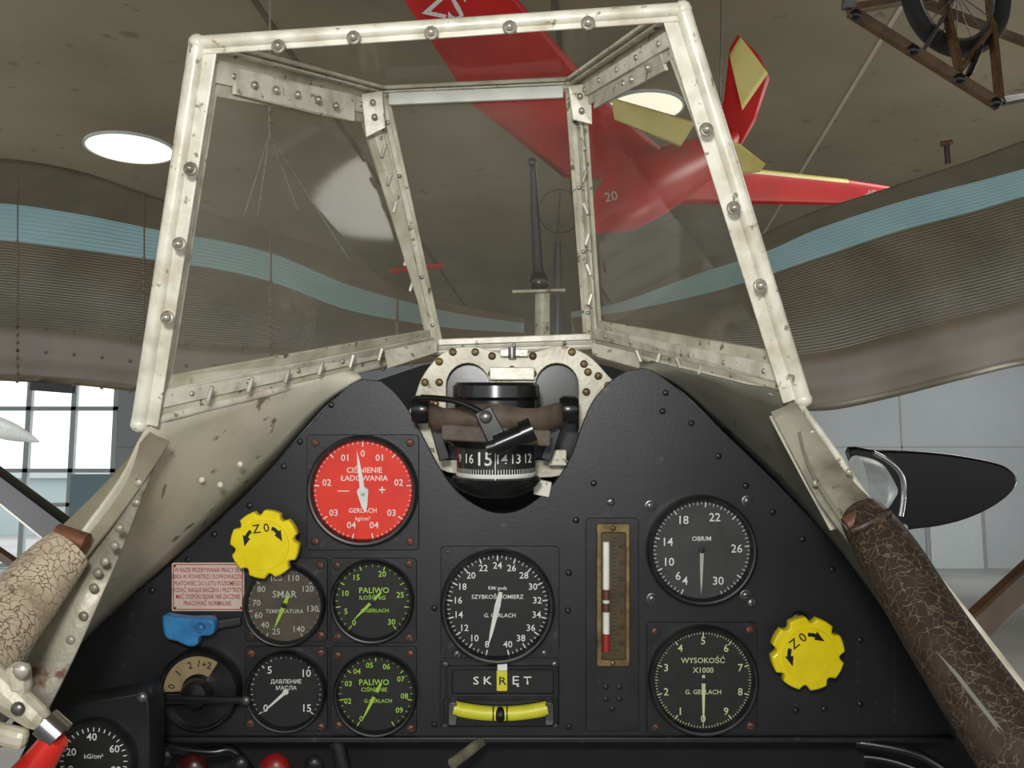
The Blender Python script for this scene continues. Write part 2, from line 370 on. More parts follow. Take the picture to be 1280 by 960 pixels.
gauge('airspeed_indicator',622,755,71,m_face,m_white,193,527,64,4,[(str(v),195+(v-8)*330/32) for v in range(8,42,2)],11.5,.70,
  [('KM/ godz',0,22,6),('SZYBKOŚCIOMIERZ',0,11,7.2),('G. GERLACH',3,-12,7)],[(193,.72,.25,4.5)],m_white,mid=2,tick_in=.84,tick_out=.91)
gauge('tachometer',875,686,68,m_faceg,m_white,205,515,62,8,[('4',208),('6',222),('10',250),('14',283),('18',328),('22',22),('26',88),('30',152)],14.5,.64,
  [('OBR/M',0,14,8)],[(181,.8,.02,3.2)],m_greymk,tick_in=.84,mid=2)
gauge('altimeter',877,847,68,m_facegn,m_pale,180,540,100,10,[(str(v),180+36*v) for v in range(10)],13,.71,
  [('WYSOKOŚĆ',0,24,9.5),('X1000',0,12,9.5),('G. GERLACH',0,-15,8)],[(180,.82,.1,3)],m_pale,arc=True,tick_in=.84,tick_out=.92,mid=5)
screws('adjust_screws',P3([(572,816),(938,752)],-.004),6*K,m_steel,gp)

# turn & slip
g=grp('turn_and_slip_indicator',W(626,868,D))
def loc(px,py): return ((px-626)*K,-(py-868)*K)
def rr2(x0,y0,x1,y1,r): a=loc(x0,y1);b=loc(x1,y0); return rrect(a[0],a[1],b[0],b[1],r*K)
prism('upper_frame',[rr2(559,830,698,872,4),rr2(566,835,691,865,3)],-.006,0,m_bezel,g,bev=.0005)
prism('upper_face',[rr2(562,832,695,868,2)],-.002,0,m_face,g)
text('legend_a',"S K",14*K,*loc(603,850),-.0025,m_white,g,sx=1.2)
text('legend_b',"Ę T",14*K,*loc(652,850),-.0025,m_white,g,sx=1.2)
text('legend_c',"R",14*K,*loc(628,850),-.0037,m_blk,g,sx=1.2)
prism('turn_needle',[rr2(621,836,634,862,1)],-.0034,-.0028,m_yell,g)
prism('turn_index',[rr2(622,826,634,835,1)],-.007,-.0061,m_white,g)
prism('lower_frame',[rr2(554,871,698,906,4)],-.004,0,m_bezel,g,bev=.0006)
arc=[( *loc(568+i*(684-568)/14, 881+7*(1-((i-7)/7)**2)),) for i in range(15)]
tube('level_tube',[(a[0],-.0075,a[1]) for a in arc],9*K,m_yell,g,res=6)
for i,x in enumerate((617,634)):
    z=loc(x,888); lathe('tube_ring_%d'%(i+1),[(9.6*K,-.7*K),(9.9*K,-.7*K),(9.9*K,.9*K),(9.6*K,.9*K)],m_blk,g,(z[0],-.0075,z[1]),24,rot=(0,0,math.radians(90)))
z=loc(625.5,888); lathe('slip_ball',[(9.3*K*math.sin(t*math.pi/8)+1e-6,9.3*K*math.cos(t*math.pi/8)) for t in range(9)],m_blk,g,(z[0],-.0085,z[1]),20)
prism('tube_cap_l',[rr2(562,872,572,900,3)],-.012,0,m_steel,g,bev=.0006); prism('tube_cap_r',[rr2(681,872,691,900,3)],-.012,0,m_steel,g,bev=.0006)
# thermometer
g=grp('tube_thermometer',W(765,742,D))
def loc(px,py): return ((px-765)*K,-(py-742)*K)
prism('brass_frame',[rrect(*loc(745,830),*loc(786,653),3*K),rrect(*loc(751,822),*loc(781,664),2*K)],-.007,0,mat('brass_frame_aged',(140,120,78),.45,.5,col2=(90,74,50),nscale=90),g,bev=.0006)
prism('scale_plate',[rrect(*loc(748,828),*loc(784,658),2*K)],-.003,0,mat('brass_dark',(88,76,52),.5,.4,col2=(66,54,38),nscale=60),g)
a=loc(757,676);b=loc(757,812); tube('glass_tube',[(a[0],-.0045,a[1]),(b[0],-.0045,b[1])],4.3*K,m_white,g)
for i,(y0,y1) in enumerate(((735,748),(752,763),(790,812))):
    a=loc(757,y0);b=loc(757,y1); tube('spirit_mark_%d'%(i+1),[(a[0],-.0046,a[1]),(b[0],-.0046,b[1])],4.5*K,m_rust if i<2 else m_redtx,g)
vs=[];fs=[]
for i in range(29):
    y=672+i*5; w=9 if i%4==0 else 5; a=loc(764,y); b=len(vs)
    for u,v in ((0,0),(w,0),(w,.9),(0,.9)): vs.append((a[0]+u*K,-.0035,a[1]+v*K))
    fs.append((b,b+1,b+2,b+3))
mesh('scale_ticks',vs,fs,m_blk,g)
for i,s in enumerate(('40','30','20','10','0','10','20')): z=loc(776,675+i*20+8); text('numeral_%d'%(i+1),s,8*K,z[0],z[1],-.0035,m_blk,g)
screws('screws',[Vector((loc(765,659)[0],-.007,loc(765,659)[1])),Vector((loc(765,826)[0],-.007,loc(765,826)[1]))],3.5*K,m_brass,g)
# yellow knobs
def knob(name,cx,cy,R,rot,h=.022):
    c=W(cx,cy,D-h-.006); g=grp(name,c); k2=(D-h-.006)/F
    pts=[]
    for i in range(180):
        t=2*math.pi*i/180; c8=math.cos(8*t+.2); r=R*k2*(1-(.14*((c8-.4)/.6)**.8 if c8>.4 else 0)); pts.append((r*math.sin(t),r*math.cos(t)))
    prism('knob_body',[pts],0,.010,m_yel,g,bev=.0014,rot=rot)
    lathe('raised_disc',[(R*.74*k2,.001),(R*.72*k2,-.0012),(1e-5,-.0013)],m_yel,g)
    lathe('stem',[(R*.4*k2,.009),(R*.4*k2,h+.006)],m_bezel,g,seg=32)
    ra=math.radians(rot)
    for ch,off in (('Z',-12),('0',13)):
        t=ra+math.radians(off*1.35); text('letter_'+ch,ch,R*.36*k2,R*.5*k2*math.sin(t),R*.5*k2*math.cos(t),-.0016,m_blk,g,ang=rot)
    for s in (-1,1):
        a=[s*math.radians(x) for x in (34,40,46,52,56)]
        ro,ri=R*.60*k2,R*.50*k2
        ps=[(ro*math.sin(x),ro*math.cos(x)) for x in a]
        e=s*math.radians(56); tip=s*math.radians(86)
        ps.append(((ro+3*k2)*math.sin(e),(ro+3*k2)*math.cos(e))); ps.append(((ro+ri)/2*math.sin(tip),(ro+ri)/2*math.cos(tip))); ps.append(((ri-3*k2)*math.sin(e),(ri-3*k2)*math.cos(e)))
        ps+=[(ri*math.sin(x),ri*math.cos(x)) for x in reversed(a)]
        prism('arrow_%d'%(1 if s<0 else 2),[ps],-.0018,-.0005,m_blk,g,rot=rot)
knob('yellow_rotary_knob',330,681,43,-8)
knob('yellow_rotary_knob',1011,818,46,-38)
domes('knob_socket',P3([(998,775)]),12*K,m_bezel,gp,flatn=.4)
# placard
g=grp('instruction_placard',W(261,733,D))
prism('plate',[rrect(-45*K,-30*K,45*K,30*K,2*K)],-.002,0,m_plaq,g)
fr=[rrect(-43.5*K,-28.5*K,43.5*K,28.5*K,2*K),rrect(-42.5*K,-27.5*K,42.5*K,27.5*K,2*K)]
prism('border',fr,-.0023,-.0019,m_redtx,g)
for i,s in enumerate(("W RAZIE PRZERYWANIA PRACY SIL-","NIKA W POWIETRZU DOPROWADZIĆ","PŁATOWIEC DO LOTU POZIOMEGO","PODAĆ NAGŁĄ RĄCZKĄ I PRZYTRZY-","MAĆ DOPÓKI SILNIK NIE ZACZNIE","PRACOWAĆ NORMALNIE.")):
    text('line_%d'%(i+1),s,8.2*K,0,(21-i*8.3)*K,-.0024,m_redtx,g,sx=.62)
domes('rivets',[Vector((x*K,-.002,z*K)) for x in (-41,41) for z in (-26,26)],1.6*K,m_redtx,g)
# blue valve lever
g=grp('blue_valve_lever',W(240,784,D-.02))
k2=(D-.02)/F
pts=smoothpoly([(-34,16),(-20,15),(0,13),(24,13),(31,7),(30,-4),(24,-9),(12,-10),(9,-20),(-2,-22),(-16,-16),(-31,-10)],3,True)
prism('handle',[[(x*k2,z*k2) for x,z in pts]],-.006,.006,m_blue,g,bev=.002)
lathe('pivot',[(6*k2,-.008),(6*k2,.02)],m_steel,g,(14*k2,0,2*k2),24)
domes('pivot_cap',[Vector((14*k2,-.006,2*k2))],4.5*k2,m_blue,g)
bar('lever_arm',(20*k2,.004,0),(56*k2,.012,3*k2),.006,.004,m_bezel,g)
# selector switch
g=grp('rotary_selector_switch',W(254,858,D))
r=50*K
lathe('housing',[(r,0),(r,-.012),(r*.94,-.015),(r*.9,-.015),(r*.88,-.010),(1e-5,-.010)],m_bezel,g)
sec=[]
for a in range(-92,40,6): sec.append((r*.86*math.sin(math.radians(a)),r*.86*math.cos(math.radians(a))))
for a in range(36,-95,-6): sec.append((r*.42*math.sin(math.radians(a)),r*.42*math.cos(math.radians(a))))
prism('scale_sector',[sec],-.0115,-.0095,mat('aged_ivory',(160,142,104),.6,0,col2=(126,110,78),nscale=60),g)
for s,a in (('0',-80),('1',-48),('2',-18),('1+2',12)):
    t=math.radians(a); text('numeral_'+s,s,12*K,math.sin(t)*r*.66,math.cos(t)*r*.66,-.0118,m_blk,g,ang=a)
lathe('boss',[(r*.36,-.010),(r*.36,-.02),(r*.3,-.024),(1e-5,-.025)],m_bezel,g)
bar('lever',(-.022,-.024,-.002),(.042,-.026,-.002),.007,.006,m_bezel,g,bev=.002,w2=.005)
domes('lever_tip',[Vector((.041,-.028,-.002))],.0035,m_steel,g)

# ============ COMPASS ============
g=grp('magnetic_compass')
def L2(pts,d): return [((x-640)*d/F,-(y-480)*d/F) for x,y in pts]
out=smoothpoly([(506,545),(518,500),(530,468),(556,440),(590,433),(622,440),(645,440),(668,440),(700,432),(734,444),(760,470),(775,490),(752,530),(725,575),(690,596),(560,590)],4,True)
def arch(cx): return [(cx-27,575)]+[(cx-27*math.cos(math.radians(a)),482-28*math.sin(math.radians(a))) for a in range(0,181,15)]+[(cx+27,575)]
dm=.762
prism('mount_plate',[L2(out,dm),L2(arch(585),dm),L2(arch(696),dm)],dm-.003,dm,m_cream,g,bev=.0006)
prism('mount_back',[L2([(555,455),(730,455),(730,580),(555,580)],.775)],.775,.778,m_blackg,g)
sp=[W(x,y,dm-.004) for x,y in ((531,478),(549,452),(549,478),(527,500),(566,440),(615,445),(615,467),(666,445),(666,467),(594,440),(640,462),(730,455),(715,440),(748,470),(733,490),(760,482),(735,465),(544,505),(745,515))]
screws('mount_screws',sp,.0032,m_brass,g)
bar('crossbar',W(612,467,.752),W(668,467,.752),.010,.004,m_cream2,g)
bar('clip_t',W(625,441,.752),W(660,441,.752),.006,.004,m_cream2,g)
tube('clip_knob',[W(640,448,.75),W(640,434,.75)],.003,m_steel,g)
bar('lower_clip',W(686,572,.735),W(708,572,.735),.012,.003,m_cream2,g)
bar('lower_clip_b',W(668,608,.748),W(688,612,.748),.012,.006,m_cream2,g)
cc=W(620,540,.715); kk=.715/F
cg=[(1e-5,62),(50,62),(54,58),(55,44),(52,40),(52,26),(58,22),(62,16),(63,4),(62,-10),(57,-14),(54,-17)]
lathe('bowl_upper',[(r*kk,h*kk) for r,h in cg],m_blackg,g,cc,48,'Z')
lathe('bowl_lower',[(r*kk,h*kk) for r,h in [(50,-54),(54,-56),(56,-60),(52,-66),(42,-74),(26,-80),(1e-5,-82)]],m_blackg,g,cc,48,'Z')
lathe('compass_card',[(r*kk,h*kk) for r,h in [(49,-14),(49,-58)]],m_face,g,cc,48,'Z')
lathe('card_ring',[(r*kk,h*kk) for r,h in [(49.4,-49),(50.5,-51),(49.4,-54)]],m_white,g,cc,48,'Z')
for s,a,sz in (('9',-60,14),('16',-40,16),('15',-16,23),('14',8,16),('13',29,16),('12',51,16)):
    t=math.radians(a); text('card_numeral_'+s,s,sz*kk,cc.x+math.sin(t)*50.3*kk,cc.z-31*kk,cc.y-math.cos(t)*50.3*kk,m_white,g,rot=(math.radians(90),0,t))
vs=[];fs=[]
for a in range(-80,81,4):
    t=math.radians(a);b=len(vs)
    for u,z in ((-1,-49),(1,-49),(1,-43),(-1,-43)): 
        t2=t+u*.009; vs.append((cc.x+math.sin(t2)*50*kk,cc.y-math.cos(t2)*50*kk,cc.z+z*kk))
    fs.append((b,b+1,b+2,b+3))
mesh('card_ticks',vs,fs,m_white,g)
lathe('bowl_window',[(r*kk,h*kk) for r,h in [(53.5,-18),(54,-36),(53.5,-56)]],m_dglass,g,cc,48,'Z')
bar('lubber_line',(cc.x,cc.y-.0312,cc.z-.010),(cc.x,cc.y-.0312,cc.z-.034),.0006,.0004,m_white,g,bev=.0001)
rows=[]
for i in range(25):
    t=math.radians(-100+200*i/24); rx,ry=84*kk,60*kk
    x=cc.x+math.sin(t)*rx; y=cc.y-math.cos(t)*ry-.004
    zt=cc.z+(34+3*math.sin(i*.7))*kk; zb=cc.z+(6+2*math.sin(i))*kk
    rows.append([Vector((x,y,zt)),Vector((x,y-.001,(zt+zb)/2)),Vector((x,y,zb))])
o=loft('strap',rows,m_strap,parent=g); s=o.modifiers.new('s','SOLIDIFY'); s.thickness=.003
bar('strap_lower',W(552,540,.672),W(688,548,.672),.011,.004,m_strap,g,bev=.001)
for nm,x in (('knob_l',527),('knob_r',711)):
    q=W(x,512,.715); lathe(nm,[(1e-5,-.007),(.009,-.007),(.0105,-.004),(.0105,.004),(.009,.007),(1e-5,.007)],m_blackg,g,q,24,rot=(0,0,math.radians(90)))
bar('yoke_l',W(541,520,.715),W(556,575,.715),.008,.004,m_blackg,g); bar('yoke_r',W(700,520,.715),W(682,575,.715),.008,.004,m_blackg,g)
ln=g
tube('lamp_cable',[W(527,497,.67),W(560,498,.655),(W(585,506,.65)),W(606,518,.648)],.0022,m_blackg,ln)
bar('lamp_bracket',W(603,512,.646),W(628,562,.646),.012,.003,m_blackg,ln,w2=.014)
domes('bracket_screw',[W(607,521,.643)],.0045,m_steel,ln)
tube('lamp_body',[W(620,556,.64),W(655,541,.64)],.0065,m_blackg,ln,smooth=False)
tube('lamp_cap',[W(652,542,.64),W(666,536,.64)],.008,m_blackg,ln,smooth=False)
tube('lamp_nose',[W(608,560,.64),W(621,556,.64)],.0042,m_bezel,ln,smooth=False)

# ============ WINDSCREEN ============
g=grp('windscreen')
TL,TR,BR,BL=W(247,54,.56),W(853,12,.56),W(1004,499,.60),W(174,530,.60)
FTL,FTR,FBR,FBL=W(468,112,.80),W(722,100,.80),W(745,432,.88),W(541,440,.88)
def pane(tag,c,w,rv=True,step=.45):
    A,B,C,Dd=c; n=(B-A).cross(Dd-A).normalized()
    cen=(A+B+C+Dd)/4
    if n.dot(-cen)<0: n=-n
    ux=(B-A).normalized(); uy=n.cross(ux).normalized()
    P=[Vector(((p-A).dot(ux),(p-A).dot(uy),(p-A).dot(n))) for p in c]
    cx=sum(p.x for p in P)/4; cy=sum(p.y for p in P)/4
    def inset(ws):
        L=[]
        for i in range(4):
            p,q=P[i],P[(i+1)%4]; d=Vector((q.x-p.x,q.y-p.y)).normalized(); s=Vector((-d.y,d.x))
            if s.dot(Vector((cx-p.x,cy-p.y)))<0: s=-s
            L.append((Vector((p.x,p.y))+s*ws[i],d))
        R=[]
        for i in range(4):
            (p,d),(q,e)=L[i-1],L[i]
            den=d.x*e.y-d.y*e.x; t=((q.x-p.x)*e.y-(q.y-p.y)*e.x)/den
            R.append(A+ux*(p.x+d.x*t)+uy*(p.y+d.y*t)+n*P[i].z)
        return R
    def ring(nm,o,i,off,th,m):
        vs=[p+n*off for p in o]+[p+n*off for p in i]
        ob=mesh(nm,vs,[(k,(k+1)%4,4+(k+1)%4,4+k) for k in range(4)],m,g)
        s=ob.modifiers.new('s','SOLIDIFY'); s.thickness=th; s.offset=0; bevel(ob,.0006)
    inn=inset(w)
    ring(tag+'_frame',c,inn,0,.003,m_cream)
    o2=inset([x*.30 for x in w]); i2=inset([x*.72 for x in w])
    ring(tag+'_retainer',o2,i2,.0028,.0022,m_cream2)
    mesh(tag+'_glass',[p-n*.001 for p in inset([x*.8 for x in w])],[(0,1,2,3)],m_glass,g)
    if rv:
        mid=inset([x*.5 for x in w]); pts=[]
        for i in range(4):
            p,q=mid[i],mid[(i+1)%4]; Ln=(q-p).length; k=max(2,int(Ln/.045))
            for j in range(k): 
                if w[i]>.008: pts.append(p.lerp(q,(j+.5)/k)+n*.004)
        domes(tag+'_rivets',pts,.0021,m_rivet,g,n,.7)
    return n,inn
pane('left_pane',(TL,FTL,FBL,BL),(.028,.019,.026,.026))
pane('right_pane',(FTR,TR,BR,FBR),(.024,.026,.026,.019))
pane('front_pane',(FTL,FTR,FBR,FBL),(.009,.011,.009,.011))
pane('top_pane',(TL,TR,FTR,FTL),(.010,.012,.010,.012))
for i,(a,b,r) in enumerate(((TL,TR,.0042),(TR,BR,.005),(BR,FBR,.003),(FBL,BL,.003),(BL,TL,.005),(TL,FTL,.003),(TR,FTR,.003),(FTL,FTR,.003),(FTL,FBL,.0035),(FTR,FBR,.0035),(FBR,FBL,.004))):
    tube('edge_bead_%d'%(i+1),[a,b],r,m_cream2,g,smooth=False)
def hoop(tag,a,b,w,side):
    s=Vector(side); c1=a+s*w*.5; c2=b+s*w*.5
    bar(tag,c1,c2,w,.0022,m_cream2,g)
hoop('hoop_left',TL,BL,.012,(1,0,-.1)); hoop('hoop_right',TR,BR,.013,(-1,0,-.1)); hoop('hoop_top',TL,TR,.007,(0,0,-1))
domes('hoop_corners',[TL,TR,BL,BR],.0055,m_cream2,g,flatn=1)
ac=[W(238,211,.553),W(224,305,.56),W(209,397,.568),W(883,162,.553),W(917,260,.56),W(950,357,.568),W(348,58,.553),W(442,47,.553),W(539,41,.553),W(637,34,.553),W(735,29,.553)]
domes('acorn_washers',ac,.0042,m_strip,g,flatn=.25); domes('acorn_screws',[p+Vector((0,-.001,0)) for p in ac],.0028,m_rivet,g,flatn=1.1)
def gus(nm,pts,m=m_cream2,th=.0025):
    vs=[W(*p) for p in pts]; o=mesh(nm,vs,[tuple(range(len(vs)))],m,g); s=o.modifiers.new('s','SOLIDIFY'); s.thickness=th; bevel(o,.0005); return o
gus('gusset_tl',[(290,88,.60),(440,118,.745),(440,152,.745),(398,144,.70),(290,118,.60)])
gus('gusset_tr',[(752,108,.745),(828,62,.60),(836,88,.60),(745,136,.745)])
gus('gusset_fl',[(452,118,.775),(478,114,.775),(482,160,.78),(458,172,.78)])
gus('gusset_fr',[(710,108,.775),(738,104,.775),(740,156,.78),(716,150,.78)])
gus('gusset_br',[(740,430,.84),(800,444,.80),(800,462,.79),(742,446,.83)])
gus('gusset_bl',[(480,440,.80),(545,426,.84),(545,442,.83),(484,462,.79)])
domes('gusset_screws',[W(x,y,d) for x,y,d in ((318,106,.615),(345,112,.635),(372,118,.66),(398,124,.68),(420,132,.70),(770,112,.70),(790,99,.66),(810,84,.62),(780,104,.68),(466,128,.77),(468,146,.77),(725,120,.77),(727,138,.77))],.0026,m_rivet,g,flatn=.8)
def clip(nm,p,d):
    q=Vector(p); d=Vector(d).normalized()
    bar(nm,q-d*.0055,q+d*.0055,.0028,.002,m_rivet,g,bev=.0006)
n=0
for a,b,k in ((W(478,180,.80),W(520,380,.86),6),(W(727,170,.80),W(738,400,.86),6),(W(250,496,.62),W(500,438,.80),6),(W(790,444,.80),W(960,476,.64),6)):
    for j in range(k):
        n+=1; p=a.lerp(b,(j+.3)/k)+Vector((0,-.006,0)); clip('clip_%d'%n,p,(.3,0,1) if a.x<0 or j%2 else (-.4,0,1)); 
bar('front_bottom_rail',W(548,428,.875),W(738,421,.875),.006,.006,m_cream2,g)
bar('front_top_rail',W(486,124,.795),W(704,115,.795),.010,.004,m_white,g)
# ============ FUSELAGE ============
g=grp('fuselage_cockpit_shell')
prof=[(20,905),(100,806),(215,708),(345,585),(420,505),(452,478),(520,455),(560,447),(640,446),(725,447),(775,458),(812,470),(845,492),(905,548),(985,626),(1050,698),(1120,793),(1210,885),(1440,1150),(-100,1150)]
fr0=[Vector(((x-640)*K,.80,-(y-480)*K)) for x,y in prof]
fr1=[Vector((v.x*.97,1.22,v.z*.97-.01)) for v in fr0]
N=len(fr0)
mesh('nose_body',fr0+fr1,[(i,(i+1)%N,N+(i+1)%N,N+i) for i in range(N)]+[tuple(range(N))]+[tuple(range(2*N-1,N-1,-1))],[m_outer,m_dark],g,idx=[0]*N+[1,0])
A=smoothpoly([(452,472,.757),(405,508,.757),(345,576,.757),(285,638,.757),(215,702,.757),(130,776,.757),(60,848,.757),(-40,960,.757),(-80,1100,.757)],5)
B=smoothpoly([(440,462,.76),(340,487,.70),(260,507,.645),(190,530,.605),(150,600,.56),(85,690,.52),(20,790,.47),(-40,880,.42),(-120,1000,.36)],5)
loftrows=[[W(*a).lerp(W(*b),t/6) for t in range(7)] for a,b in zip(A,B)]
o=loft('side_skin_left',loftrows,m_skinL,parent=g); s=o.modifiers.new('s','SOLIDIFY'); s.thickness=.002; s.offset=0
A=smoothpoly([(798,460,.757),(845,482,.757),(905,538,.757),(985,616,.757),(1050,688,.757),(1120,783,.757),(1180,866,.757),(1300,990,.757),(1400,1150,.757)],5)
B=smoothpoly([(815,452,.76),(880,468,.70),(930,481,.65),(985,498,.605),(1010,580,.56),(1060,660,.52),(1140,770,.47),(1240,900,.42),(1400,1100,.36)],5)
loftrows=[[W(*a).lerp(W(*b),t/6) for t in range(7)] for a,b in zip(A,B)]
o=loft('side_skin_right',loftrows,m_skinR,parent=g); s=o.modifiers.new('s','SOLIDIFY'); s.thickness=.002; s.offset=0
domes('skin_rivets',[W(x,y,.685) for x,y in ((272,552),(300,580),(252,600),(275,606))],.0022,m_skinL,g)
def ribbon(nm,pts,w,m,th=.003,nrm=(0,-1,0)):
    P=[W(*p) for p in smoothpoly(pts,5)]; rows=[]
    for i,p in enumerate(P):
        d=(P[min(i+1,len(P)-1)]-P[max(i-1,0)]).normalized(); s=d.cross(Vector(nrm)).normalized(); ww=w[0]+(w[1]-w[0])*i/(len(P)-1)
        rows.append([p-s*ww/2,p+s*ww*.0-Vector((0,.002,0)),p+s*ww/2])
    o=loft(nm,rows,m,parent=g); sd=o.modifiers.new('s','SOLIDIFY'); sd.thickness=th; bevel(o,.0006); return P
P=ribbon('doubler_left',[(196,548,.60),(170,600,.58),(140,668,.56),(105,740,.54),(60,830,.53),(20,900,.52)],(.012,.026),m_strip)
domes('doubler_rivets',[W(x,y,.532) for x,y in ((173,603),(170,628),(149,660),(143,682),(131,702),(117,735),(104,770),(88,800),(60,852),(122,716))],.0026,m_strip,g)
ribbon('coaming_metal_left',[(200,545,.592),(165,592,.575),(125,640,.555),(78,690,.53)],(.014,.024),mat('coaming_metal',(170,163,142),.3,.3,col2=(128,118,96),nscale=20,bump=.1),.005)
ribbon('coaming_metal_right',[(978,508,.592),(1010,560,.575),(1046,615,.555),(1086,660,.53)],(.016,.028),m_strip,.005)
ribbon('coaming_lip_right',[(1000,505,.60),(1040,560,.58),(1085,625,.56),(1120,662,.54),(1200,760,.5),(1300,890,.46)],(.004,.006),m_cream2,.003)
ribbon('doubler_right',[(966,518,.60),(1000,580,.585),(1045,660,.57)],(.006,.008),m_cream,.003)
domes('coaming_rivets',[W(1020,604,.55),W(1062,590,.55),W(1048,640,.54),W(1016,540,.58),W(1130,660,.52)],.0022,m_strip,g)
tube('hinge_end',[W(70,668,.525),W(108,680,.525)],.006,m_rust,g)
tube('hinge_end_right',[W(1058,658,.52),W(1092,638,.52)],.005,m_rust,g)
g=grp('leather_coaming_pad')
tube('pad',[W(86,686,.525),W(58,714,.515),W(8,778,.48),W(-50,850,.43),W(-160,970,.36)],.0175,m_leL,g,radii=[.75,.95,1.0,1.05,1.1],res=10)
g=grp('leather_coaming_pad')
tube('pad',[W(1078,645,.53),W(1098,672,.515),W(1160,775,.48),W(1235,890,.44),W(1330,1020,.40)],.0165,m_leR,g,radii=[.75,.98,1.0,1.1,1.15],res=10)
tube('stitched_edge',[W(1066,664,.51),W(1085,655,.505),W(1112,640,.51)],.0022,m_leR,g)
# ============ LOWER LEFT instruments ============
g=grp('air_pressure_gauge_box')
dpx=.66; kk2=dpx/F
prism('box',[[((x-640)*kk2,-(y-480)*kk2) for x,y in ((68,905),(95,880),(180,866),(186,880),(187,1010),(60,1010))]],dpx,dpx+.03,m_plate,g,bev=.001)
lathe('bezel',[(52*kk2,0),(52*kk2,-.006),(49*kk2,-.009),(46*kk2,-.009),(44*kk2,-.004),(1e-5,-.004)],m_bezel,g,W(121,948,dpx),idx=[0]*5)
c=W(121,948,dpx)
lathe('dial_face',[(45*kk2,-.0045),(1e-5,-.0045)],m_face,g,c)
for s,a in (('0',-110),('20',-68),('40',-4),('60',60),('80',112)):
    t=math.radians(a); text('numeral_'+s,s,13*kk2,c.x+math.sin(t)*30*kk2,c.z+math.cos(t)*30*kk2,dpx-.0052,m_white,g)
text('legend','kG/cm²',8*kk2,c.x,c.z+6*kk2,dpx-.0052,m_white,g)
vs=[];fs=[]
for i in range(25):
    t=math.radians(-120+10*i); b=len(vs); dv=Vector((math.sin(t),0,math.cos(t))); sv=Vector((dv.z,0,-dv.x))
    for rr,ss in ((37,-1),(37,1),(42,1),(42,-1)): vs.append(Vector((c.x,dpx-.0050,c.z))+dv*rr*kk2+sv*ss*.6*kk2)
    fs.append((b,b+1,b+2,b+3))
mesh('scale_marks',vs,fs,m_white,g)
domes('box_screw',[W(177,872,dpx)],.004,m_steel,g)
g=grp('throttle_lever')
m_lev=mat('lever_grey_alloy',(192,187,168),.4,.1,col2=(150,144,124),nscale=60,bump=.15,bscale=300)
bar('arm',W(-30,838,.42),W(58,905,.42),.018,.012,m_lev,g,bev=.005,w2=.010)
bar('fork',W(-20,912,.415),W(34,925,.415),.009,.008,m_lev,g,bev=.003)
bar('lug',W(22,828,.42),W(26,870,.42),.010,.010,m_lev,g,bev=.004)
tube('collar',[W(56,902,.41),W(76,920,.41)],.0065,m_chrome,g,smooth=False)
tube('red_grip',[W(26,985,.41),W(50,952,.41),W(70,922,.41)],.0070,mat('red_handle',(196,40,34),.3,0,col2=(166,24,22),nscale=40,coat=.4),g,radii=[1.3,1,.8])
domes('arm_bolt',[W(26,838,.410)],.0035,m_rivet,g); domes('fork_bolt',[W(22,886,.412)],.003,m_steel,g)
g=grp('under_panel_controls')
m_redk=mat('red_knob',(150,22,22),.35,0,col2=(110,14,16),nscale=40)
domes('red_knob_a',[W(343,962,.72)],.012,m_redk,g); domes('red_knob_b',[W(240,962,.72)],.012,mat('dark_red',(70,20,20),.3),g)
tube('grey_handle',[W(565,955,.70),W(595,932,.72),W(604,925,.76)],.004,m_strip,g)
tube('pipe_a',[W(195,930,.74),W(260,945,.74),W(300,930,.75),W(330,1000,.75)],.004,m_blackg,g)
tube('pipe_b',[W(1070,928,.75),W(1120,934,.74),W(1170,950,.72),W(1230,1000,.70)],.0035,m_bezel,g)
tube('pipe_c',[W(1080,946,.75),W(1130,948,.74),W(1190,985,.72)],.003,m_bezel,g)
tube('pipe_d',[W(420,925,.76),W(430,960,.76),W(440,1010,.76)],.006,m_plate,g)
domes('taps',[W(205,945,.72),W(392,955,.74),W(300,955,.74)],.007,m_bezel,g)

# ============ GUN SIGHT ============
g=grp('gun_sight_post')
tube('base_tube',[W(678,452,1.1),W(678,366,1.1)],.0085,m_cream,g,smooth=False)
bar('flange',W(640,366,1.1),W(706,364,1.1),.004,.03,m_strip,g)
tube('post',[W(675,358,1.1),W(674,348,1.1),W(673,335,1.1),W(669,270,1.1),W(666,205,1.1)],.0085,m_blackg,g,radii=[1.1,1.1,.8,.62,.42],smooth=False)
domes('post_tip',[W(665,203,1.09)],.0055,m_blackg,g); domes('post_collar',[W(674,352,1.09)],.012,m_blackg,g,flatn=.5)
g=grp('ring_gun_sight')
tube('rear_post',[W(697,460,1.2),W(697,352,1.2),W(697,302,1.2)],.0048,m_blackg,g,radii=[1.2,1.1,.8],smooth=False)
tube('thin_rod',[W(697,302,1.2),W(700,240,1.2)],.0012,m_blackg,g,smooth=False)
tube('sight_ring',[W(700+27*math.cos(math.radians(a)),264-27*math.sin(math.radians(a)),1.2) for a in range(0,361,12)],.0006,m_blackg,g,smooth=False)

